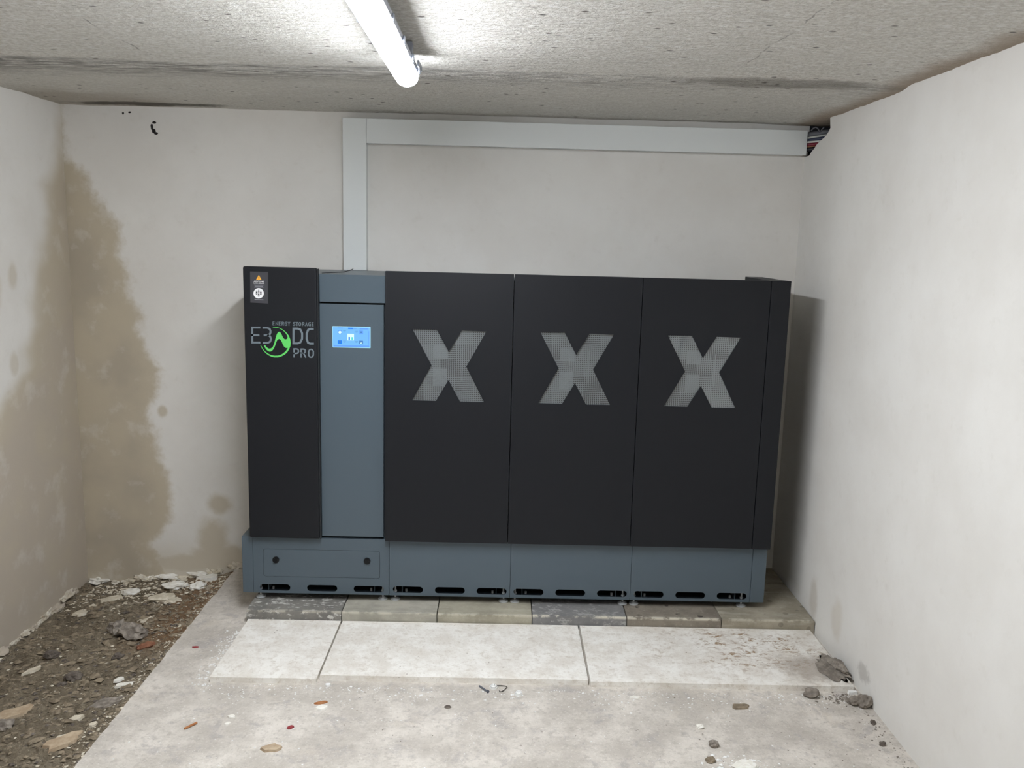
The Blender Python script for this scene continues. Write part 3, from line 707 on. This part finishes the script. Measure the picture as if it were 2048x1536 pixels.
# --- battery cabinets
Xs = [(-.1485, .149), (-.0495, .1495), (0, .0595), (.0515, .148), (.1515, .1465), (.0720, .0), (.148, -.1455), (.0495, -.147), (0, -.0575), (-.0505, -.1455), (-.1485, -.145), (-.0700, .0025)]
def make_battery(x0, label):
    x1 = x0 + W
    root = thing('battery_cabinet', label, 'cabinet', (x0+W/2, 3.755, .0613), 'battery cabinets in a row')
    part('body', box(x0+.004, x1-.002, YD+.030, YBACK, ZT+.003, CAB_TOP), M_GREY, root)
    cx, cz = x0+.260, 1.0995
    xo = [(cx+a, cz+b) for a, b in Xs]
    d_ = part('door', plate([[(x0+.0015, ZDB), (x1-.0015, ZDB), (x1-.0015, ZDT), (x0+.0015, ZDT)], xo], YD, YD+.003), M_BLACK, root, label='black door with an X-shaped window')
    bm = bmesh.new()     # folded door rim
    add_box(bm, x0+.0015, x0+.0035, YD+.003, YD+.026, ZDB, ZDT); add_box(bm, x1-.0035, x1-.0015, YD+.003, YD+.026, ZDB, ZDT)
    add_box(bm, x0+.0035, x1-.0035, YD+.003, YD+.026, ZDT-.002, ZDT); add_box(bm, x0+.0035, x1-.0035, YD+.003, YD+.026, ZDB, ZDB+.002)
    part('door_rim', bm, M_BLACK, d_)
    # perforated steel sheet behind the cut-out: real square holes
    n = 40; pitch = .008; hole = .0046; g0x, g0z = cx-n*pitch/2, cz-n*pitch/2
    co = [0.0]
    cuts = sorted({round(i*pitch+o_, 6) for i in range(n) for o_ in (0, (pitch-hole)/2, (pitch+hole)/2)} | {n*pitch})
    bm = bmesh.new(); V = [[bm.verts.new((g0x+a, YD+.0085, g0z+b)) for b in cuts] for a in cuts]
    for i in range(len(cuts)-1):
        for j in range(len(cuts)-1):
            if i % 3 == 1 and j % 3 == 1: continue
            bm.faces.new((V[i][j], V[i+1][j], V[i+1][j+1], V[i][j+1]))
    part('perforated_sheet', bm, M_SHEET, d_, label='grey perforated steel sheet')
    part('window_film', plate([[(cx+a*1.03, cz+b*1.03) for a, b in Xs]], YD+.0048, YD+.0052), M_FILM, d_, label='clear film over the X')
    part('cavity_shade', box(x0+.02, x1-.02, YD+.0265, YD+.0295, cz-.2, cz+.2), M_DARKIN, root)  # dark sheet painted as cavity shade, no real hollow behind the holes
    for dx0, dx1, dz0, dz1 in ((-.062, -.004, .03, .085), (-.064, -.006, -.085, -.012)):
        part('foil_tab', box(cx+dx0, cx+dx1, YD+.0100, YD+.0108, cz+dz0, cz+dz1), M_TAPE, d_)
    part('foil_tab', box(cx+.052, cx+.058, YD+.0100, YD+.0108, cz-.06, cz+.075), M_TAPE, d_)
    p0, p1 = x0+.0165, x1+.0150
    plinth(root, p0, p1, [p0+.0155, p0+.1960, p0+.3760])
    foot(root, p0+.022, 3.557); foot(root, p1-.026, 3.557); foot(root, p0+.022, 3.80); foot(root, p1-.026, 3.80)
    bracket(root, p0+.053, 1); bracket(root, p1-.058, -1)
    return root
def dup(root, dx, label):
    r = root.copy(); COL.objects.link(r); r.location.x += dx; r['label'] = label
    for ch in root.children:
        c_ = ch.copy(); COL.objects.link(c_); c_.parent = r
        for gch in ch.children:
            q = gch.copy(); COL.objects.link(q); q.parent = c_
    return r
bat1 = make_battery(D0, 'black battery cabinet with X window next to the grey screen door')
bpy.context.view_layer.update()
bat2 = dup(bat1, W, 'middle one of the three black battery cabinets with X windows')
bat3 = dup(bat1, 2*W, 'black battery cabinet with X window and side cover beside the right wall')
part('side_cover', box(1.0905, 1.1690, YD, 3.892, .3435, ZDT, bevel=.0015), M_BLACK, bat3, label='black side cover')
part('end_cover', box(1.1058, 1.1665, YBASE, YBACK, ZB, .3425, bevel=.0015), M_GREY, bat3, label='grey plinth end cover')

# loose thin lead lying on the inverter's grey top
solo('thin_cable', tube([(-.735, 3.56, 1.4625), (-.70, 3.62, 1.463), (-.675, 3.72, 1.4625), (-.672, 3.86, 1.464), (-.67, 3.92, 1.468)], .0016, 6), M_DARKIN,
     'thin dark lead lying on top of the grey cabinet column', 'cable', smooth=True)

# ------------------------------------------------------------------ cable ducts
def duct(name, label, x0, x1, z0, z1, vertical):
    t = thing(name, label, 'cable duct', ((x0+x1)/2, YW, z0), 'white cable ducts on the back wall')
    if vertical: part('duct_base', box(x0+.002, x1-.002, YW-.050, YW, z0, z1-.001), M_WHITEPVC, t)
    else: 
        bm = bmesh.new(); add_box(bm, x0, x1, YW-.002, YW, z0+.003, z1-.003); add_box(bm, x0, x1, YW-.050, YW-.002, z0+.003, z0+.005); add_box(bm, x0, x1, YW-.050, YW-.002, z1-.005, z1-.003)
        part('duct_base', bm, M_WHITEPVC, t)
    part('duct_lid', box(x0, x1, YW-.060, YW-(.042 if vertical else .0575), z0, z1, bevel=.0012), M_WHITEPVC, t)
    return t
duct('cable_duct', 'vertical white cable duct rising behind the grey cabinet column', -.7205, -.6155, 1.4606, 2.1277, True)
duct('cable_duct', 'horizontal white cable duct running under the ceiling to the right wall', -.6145, 1.3450, 2.0211, 2.1277, False)

# cables leaving the duct through the hole
cabs = [('thick_cable', 'thick grey cable topmost in the wall opening', srgb(104, 106, 112), .012, 3.998, 2.098, 2.122, 2.14),
        ('grey_cable', 'light grey cable below the thick one in the wall opening', srgb(196, 198, 194), .0042, 3.984, 2.084, 2.108, 2.13),
        ('navy_cable', 'navy cable between the pale ones in the wall opening', srgb(52, 60, 84), .010, 3.998, 2.078, 2.096, 2.112),
        ('white_cable', 'white cable crossing above the dark red one in the opening', srgb(230, 230, 226), .0042, 3.984, 2.072, 2.084, 2.094),
        ('red_cable', 'dark red cable in the wall opening', srgb(128, 34, 52), .008, 3.994, 2.061, 2.073, 2.085),
        ('brown_cable', 'thin brown cable under the dark red one in the opening', srgb(150, 104, 76), .003, 3.984, 2.053, 2.063, 2.077),
        ('black_cable', 'black cable lowest in the wall opening', srgb(30, 28, 38), .010, 3.996, 2.040, 2.052, 2.064)]
cabs = [(n_, l_, c_, r_, (1.28, y_, z0), (1.40, y_-.004, z1), (1.60, 3.80, z2)) for n_, l_, c_, r_, y_, z0, z1, z2 in cabs]
for nme, lb, col, r, a, b, c_ in cabs:
    A, B, C_ = Vector(a), Vector(b), Vector(c_)
    pts = [(1-t)**2*A + 2*t*(1-t)*B + t*t*C_ for t in [k/10 for k in range(11)]]
    o = solo(nme, tube(pts, r, 10), Mat(nme+'_sheath', col, .5), lb, 'cable', 'cables in the wall opening', True)
pts = [(1.352+.004*k, 3.93-.008*k+.012*math.cos(k*.9), 2.125+.012*math.sin(k*.9)) for k in range(9)]
solo('looped_wire', tube(pts, .003, 6), Mat('wire_grey', srgb(96, 96, 102), .5), 'small looped grey wire above the duct end', 'wire', smooth=True)

# ------------------------------------------------------------------ stones, flakes and litter
def flake(x, y, z, a, b, th, rot, seed, tilt=0.0, n=11):
    rnd = random.Random(seed); bm = bmesh.new(); P = []
    for k in range(n):
        t = 2*math.pi*k/n; r = 1 + rnd.uniform(-.28, .22); P.append((a*r*math.cos(t), b*r*math.sin(t)))
    ca, sa = math.cos(rot), math.sin(rot)
    def q(px, py, pz): return (x+px*ca-py*sa, y+px*sa+py*ca, z+pz+px*tilt)
    T = [bm.verts.new(q(px*.92, py*.92, th)) for px, py in P]; B = [bm.verts.new(q(px, py, 0)) for px, py in P]
    bm.faces.new(T); bm.faces.new(B)
    for k in range(n): bm.faces.new((B[k], B[(k+1) % n], T[(k+1) % n], T[k]))
    return bm
SOIL_THINGS = [  # name, kind, x, y, sizes, rot, material, label, category
 ('plaster_flake', 'f', -1.346, 2.975, (.062, .014, .010), .10, M_WHITE, 'long white plaster sliver on the soil next to the slab edge', 'plaster flake'),
 ('plaster_flake', 'f', -1.392, 3.010, (.020, .014, .008), .6, M_WHITE, 'small white plaster flake just behind the long white sliver', 'plaster flake'),
 ('plaster_flake', 'f', -1.841, 3.653, (.036, .024, .010), .7, M_PALE, 'cream plaster flake on soil midway along the left wall', 'plaster flake'),
 ('plaster_flake', 'f', -1.774, 3.792, (.050, .036, .012), .2, M_PALE, 'broad cream plaster flake near the left back corner', 'plaster flake'),
 ('plaster_flake', 'f', -1.834, 3.739, (.026, .020, .008), .9, M_PALE, 'small cream flake between two larger ones near the corner', 'plaster flake'),
 ('plaster_flake', 'f', -1.780, 3.128, (.036, .013, .010), .8, M_PALE, 'pointed yellowish flake on soil at the far left', 'plaster flake'),
 ('plaster_flake', 'f', -1.426, 2.749, (.028, .016, .010), .5, M_PALE, 'cream crooked flake low on the soil strip', 'plaster flake'),
 ('plaster_flake', 'f', -1.414, 2.630, (.018, .015, .012), .2, M_PALE, 'cream flake lying on the large tan slab piece', 'plaster flake'),
 ('plaster_flake', 'f', -1.346, 2.702, (.016, .012, .010), .3, M_PALE, 'cream flake beside the slab near the bottom', 'plaster flake'),
 ('stone', 'l', -1.650, 2.711, (.030, .026, .020), .3, M_STONE, 'rounded pale grey stone at the left picture edge', 'stone'),
 ('stone', 'l', -1.759, 3.238, (.030, .022, .018), .4, M_DARKSTONE, 'dark lump of soil at the far left near the wall', 'stone'),
 ('stone', 'l', -1.577, 3.043, (.030, .024, .018), .5, M_DARKSTONE, 'dark oval stone in the middle of the soil strip', 'stone'),
 ('stone', 'l', -1.605, 3.005, (.018, .012, .010), .1, M_DARKSTONE, 'small dark stone beside the dark oval one', 'stone'),
 ('mortar_lump', 'l', -1.387, 3.851, (.040, .028, .018), .5, M_WHITE, 'white mortar lump on rusty soil near the slab', 'mortar lump'),
 ('mortar_lump', 'f', -1.384, 3.958, (.052, .030, .020), .2, M_WHITE, 'flat white mortar piece at the foot of the back wall', 'mortar lump'),
 ('mortar_lump', 'l', -1.533, 3.776, (.060, .042, .014), .2, M_PALE, 'crumbling pale mortar patch on soil before the back wall', 'mortar lump'),
 ('mortar_lump', 'l', -1.462, 3.730, (.034, .026, .014), .8, M_PALE, 'pale mortar clod right of the crumbling patch', 'mortar lump'),
 ('mortar_lump', 'l', -1.512, 3.886, (.058, .028, .018), .1, M_WHITE, 'white mortar heap close under the back wall', 'mortar lump'),
 ('mortar_lump', 'l', -1.715, 3.880, (.045, .028, .016), .1, M_WHITE, 'white plaster heap nearest the left back corner', 'mortar lump'),
 ('concrete_scrap', 'f', -1.364, 2.843, (.070, .030, .016), .5, M_STONE, 'flat grey concrete scrap leaning at the slab edge', 'concrete scrap'),
 ('plaster_flake', 'f', -1.513, 3.545, (.040, .026, .007), .3, M_PALE, 'pale flat flake behind the big two-lobed stone', 'plaster flake'),
 ('tile_scrap', 'f', -1.681, 2.800, (.075, .034, .014), .7, M_TAN, 'tan flat slab piece at the left picture edge', 'slab piece'),
 ('tile_scrap', 'f', -1.398, 2.608, (.065, .036, .012), .6, M_TAN, 'large tan flat slab piece low beside the slab', 'slab piece'),
 ('brick_scrap', 'l', -1.399, 3.270, (.036, .018, .012), .6, M_REDBRICK, 'reddish brick scrap on soil near the slab edge', 'brick scrap'),
 ('stone', 'l', -1.474, 3.187, (.024, .018, .016), .2, M_DARKSTONE, 'dark pebble before the reddish brick scrap', 'stone')]
for i, (nme, kd, x, y, s, rot, m, lb, cat) in enumerate(SOIL_THINGS):
    z = soil_z(x, y)
    bm = flake(x, y, z-.002, s[0], s[1], s[2], rot, i+3, .08) if kd == 'f' else lump((x, y, z+s[2]*.45), s, i+1.7, 3, .4, rot)
    solo(nme, bm, m, lb, cat)
bm = bmesh.new(); z = max(soil_z(-1.578, 3.432), soil_z(-1.50, 3.392), soil_z(-1.53, 3.41))
add_lump(bm, (-1.578, 3.432, z+.020), (.040, .034, .030), 2.2, 3, .5, .2); add_lump(bm, (-1.50, 3.392, z+.022), (.062, .042, .032), 8.1, 3, .5, -.3); add_lump(bm, (-1.54, 3.412, z+.014), (.040, .026, .020), 4.4, 3, .4, -.4)
solo('stone', bm, M_STONE, 'big knobbly two-lobed grey stone lying on the soil', 'stone')

# uncountable gravel on the soil
rnd = random.Random(11); bm = bmesh.new()
oct_v = [(1, 0, 0), (-1, 0, 0), (0, 1, 0), (0, -1, 0), (0, 0, 1), (0, 0, -1)]; oct_f = [(0, 2, 4), (2, 1, 4), (1, 3, 4), (3, 0, 4), (2, 0, 5), (1, 2, 5), (3, 1, 5), (0, 3, 5)]
def grit(bm, n, region, sz, zf, flat_=.5):
    for _ in range(n):
        x, y = region(); s = sz(); a = rnd.uniform(0, math.pi); ca, sa = math.cos(a), math.sin(a)
        e = (s*rnd.uniform(.7, 1.6), s*rnd.uniform(.6, 1.1), s*flat_*rnd.uniform(.6, 1.2))
        vs_ = []
        for vx, vy, vz in oct_v:
            px, py, pz = vx*e[0]*rnd.uniform(.7, 1.2), vy*e[1]*rnd.uniform(.7, 1.2), vz*e[2]
            vs_.append(bm.verts.new((x+px*ca-py*sa+rnd.uniform(-.2, .2)*s, y+px*sa+py*ca, zf(x, y)+pz+e[2]*.35)))
        for f in oct_f: bm.faces.new([vs_[i] for i in f])
def soil_reg():
    return (rnd.uniform(XL+.02, SLAB_X-.012), 1.6+2.4*rnd.random()**.8)
grit(bm, 5200, soil_reg, lambda: .0025+.007*rnd.random()**3, soil_z)
grit(bm, 1500, soil_reg, lambda: .007+.015*rnd.random()**2, soil_z, .32)
n0 = len(bm.faces)
grit(bm, 900, soil_reg, lambda: .002+.008*rnd.random()**3, soil_z, .35)
grit(bm, 500, lambda: (SLAB_X-abs(rnd.gauss(0, .06))-.01, rnd.uniform(2.2, 3.9)), lambda: .002+.006*rnd.random()**2, soil_z, .4)
grit(bm, 700, lambda: (rnd.uniform(XL+.05, SLAB_X-.02), 3.98-abs(rnd.gauss(0, .12))), lambda: .003+.010*rnd.random()**2, soil_z, .4)
n1 = len(bm.faces)
grit(bm, 1300, soil_reg, lambda: .003+.009*rnd.random()**3, soil_z, .5)
bm.faces.ensure_lookup_table()
for f in bm.faces[n0:n1]: f.material_index = 1
for f in bm.faces[n1:]: f.material_index = 2
o = solo('gravel', bm, M_BROWN, 'loose brown gravel and pale crumbs covering the soil strip', 'gravel', kind='stuff')
o.data.materials.append(M_PALE.m); o.data.materials.append(M_DARKSTONE.m)

# white polystyrene crumbs on the slab
bm = bmesh.new(); fz = lambda x, y: 0.0
grit(bm, 520, lambda: (rnd.uniform(-1.05, 1.33), 2.924-abs(rnd.gauss(0, .05))), lambda: .0015+.0035*rnd.random()**2, fz)
grit(bm, 160, lambda: (-1.042-abs(rnd.gauss(0, .03)), rnd.uniform(2.9, 3.35)), lambda: .002+.004*rnd.random()**2, fz)
grit(bm, 420, lambda: (rnd.uniform(-1.22, 1.33), rnd.uniform(2.2, 2.92)), lambda: .001+.0032*rnd.random()**3, fz)
grit(bm, 120, lambda: (.80+rnd.gauss(0, .05), 2.47+rnd.gauss(0, .03)), lambda: .002+.006*rnd.random()**2, fz)
n0 = len(bm.faces)
grit(bm, 150, lambda: (1.29+rnd.gauss(0, .045), 2.90+rnd.gauss(0, .02)), lambda: .002+.006*rnd.random()**2, fz)
grit(bm, 120, lambda: (XR-.01-abs(rnd.gauss(0, .05)), rnd.uniform(2.3, 2.9)), lambda: .0015+.005*rnd.random()**3, fz)
grit(bm, 260, lambda: (rnd.uniform(-.6, 1.33), rnd.uniform(2.2, 2.9)), lambda: .001+.003*rnd.random()**3, fz)
bm.faces.ensure_lookup_table()
for f in bm.faces[n0:]: f.material_index = 1
o = solo('floor_crumbs', bm, M_CAP, 'white polystyrene and grey mortar crumbs scattered on the concrete floor', 'crumbs', kind='stuff')
o.data.materials.append(M_MORTAR.m)

FLOOR_THINGS = [
 ('plaster_flake', 'f', -.588, 2.772, (.022, .014, .006), .1, M_WHITE, 'white plaster flake touching the brown wood splinter', 'plaster flake'),
 ('wood_splinter', 'f', -.598, 2.803, (.024, .008, .005), .3, M_LEAF, 'reddish brown wood splinter on the concrete floor', 'wood splinter'),
 ('tile_scrap', 'f', -.700, 2.525, (.030, .020, .008), .3, M_TAN, 'tan scrap near the bottom of the concrete floor', 'scrap'),
 ('plaster_flake', 'f', -.881, 2.706, (.014, .010, .005), .2, M_WHITE, 'white chip on concrete, farther of a pair', 'plaster flake'),
 ('plaster_flake', 'f', -.880, 2.664, (.010, .008, .004), .5, M_WHITE, 'white chip on concrete, nearer of a pair', 'plaster flake'),
 ('plastic_scrap', 'f', -.667, 2.647, (.013, .008, .005), .6, M_REDPLASTIC, 'small dark red scrap on the concrete floor', 'scrap'),
 ('plastic_scrap', 'f', -1.173, 3.198, (.014, .006, .004), .05, M_REDPLASTIC, 'small red strip left of the polystyrene boards', 'scrap'),
 ('mortar_lump', 'f', .886, 2.826, (.034, .018, .006), .0, M_BROWN, 'flat brown mortar lump on the concrete right of centre', 'mortar lump'),
 ('stone', 'l', .730, 2.586, (.017, .014, .011), .2, M_STONE, 'grey pebble low on the concrete floor', 'stone'),
 ('mortar_lump', 'l', .698, 2.500, (.016, .014, .008), .4, M_BROWN, 'brown clod beside white crumbs at the bottom', 'mortar lump'),
 ('mortar_lump', 'l', .800, 2.470, (.040, .026, .009), .2, M_WHITE, 'white crumbled mortar heap at the bottom edge', 'mortar lump'),
 ('stone', 'l', 1.294, 2.606, (.010, .009, .008), .2, M_DARKSTONE, 'dark pebble near the right wall at the bottom', 'stone'),
 ('stone', 'l', 1.318, 2.735, (.010, .009, .008), .6, M_DARKSTONE, 'dark pebble against the right wall', 'stone'),
 ('mortar_lump', 'l', 1.166, 2.911, (.027, .022, .018), .2, M_MORTAR, 'round grey mortar lump before the dirty board', 'mortar lump'),
 ('mortar_lump', 'l', 1.305, 2.862, (.024, .020, .016), .2, M_MORTAR, 'left of two mortar lumps at the right wall', 'mortar lump'),
 ('mortar_lump', 'l', 1.334, 2.850, (.025, .026, .024), .2, M_MORTAR, 'larger right lump of mortar touching the right wall', 'mortar lump'),
 ('polystyrene_chip', 'f', 1.325, 2.936, (.020, .010, .010), .0, M_CAP, 'white polystyrene chip at the dirty board corner', 'polystyrene chip'),
 ('plaster_flake', 'f', .515, 2.881, (.020, .010, .003), .0, M_WHITE, 'thin white flake in front of the right board joint', 'plaster flake'),
 ('mortar_lump', 'l', .708, 2.690, (.012, .010, .008), .0, M_WHITE, 'white pebble-like crumb right of centre', 'mortar lump'),
 ('polystyrene_chip', 'f', -.598, 2.925, (.012, .010, .006), .4, M_CAP, 'white polystyrene chip below the left board joint', 'polystyrene chip'),
 ('mud_spot', 'f', -.155, 2.794, (.013, .010, .002), .3, M_DARKSTONE, 'round brown mud spot on the concrete floor', 'mud spot')]
for i, (nme, kd, x, y, s, rot, m, lb, cat) in enumerate(FLOOR_THINGS):
    bm = flake(x, y, .0002, s[0], s[1], s[2], rot, i+60, 0) if kd == 'f' else lump((x, y, s[2]*.72), s, i+30.3, 3, .4, rot)
    for v in bm.verts: v.co.z = max(v.co.z, .0002)
    solo(nme, bm, m, lb, cat)
solo('wood_stick', tube([(-1.010, 2.625, .004), (-.997, 2.642, .0045), (-.982, 2.662, .004)], .0038, 8), M_LEAF, 'short brown stick on the concrete at lower left', 'stick')
# mortar splat on the dirty board
bm = bmesh.new(); add_lump(bm, (1.312, 3.085, .026), (.046, .082, .010), 3.3, 4, .9, .1); add_lump(bm, (1.326, 3.075, .034), (.022, .045, .020), 6.3, 4, .8, .1)
for v in bm.verts: v.co.z = max(v.co.z, .0235); v.co.x = min(v.co.x, XR-.003)
solo('mortar_splat', bm, M_MORTAR, 'grey mortar splat on the dirty white board corner', 'mortar lump')
# two white plugs, a bolt and a bent wire
for (x, y, lb) in ((.004, 2.930, 'white plastic plug touching the bent wire'), (.095, 2.887, 'white plastic plug lying alone on the concrete')):
    t = thing('plastic_plug', lb, 'plug', (x, y, 0), 'white plastic plugs')
    part('rim', cyl((x, y, .003), .0140, .006, seg=28), M_CAP, t)
    bm = bmesh.new(); add_cyl(bm, (x, y, .009), .0125, .006, seg=28, r2=.009); add_cyl(bm, (x, y, .0135), .0055, .003, seg=20, r2=.004); part('dome', bm, M_CAP, t, True)
t = thing('bolt', 'short dark steel bolt on the floor left of the plugs', 'bolt', (-.031, 2.912, 0))
part('shank', tube([(-.047, 2.935, .004), (-.018, 2.897, .004)], .0034, 10), Mat('dull_steel', srgb(120, 124, 134), .45, .6), t)
part('head', tube([(-.018, 2.897, .0055), (-.0145, 2.8925, .0055)], .0058, 6), Mat('dull_steel_head', srgb(104, 108, 118), .45, .6), t)
solo('bent_wire', tube([(.014, 2.940, .004), (.034, 2.941, .004), (.048, 2.938, .004), (.054, 2.930, .004), (.044, 2.912, .003), (.034, 2.900, .003), (.026, 2.899, .003), (.025, 2.906, .004)], .0014, 6), Mat('black_wire', srgb(58, 54, 52), .5),
     'thin bent black wire beside a white plug', 'wire')
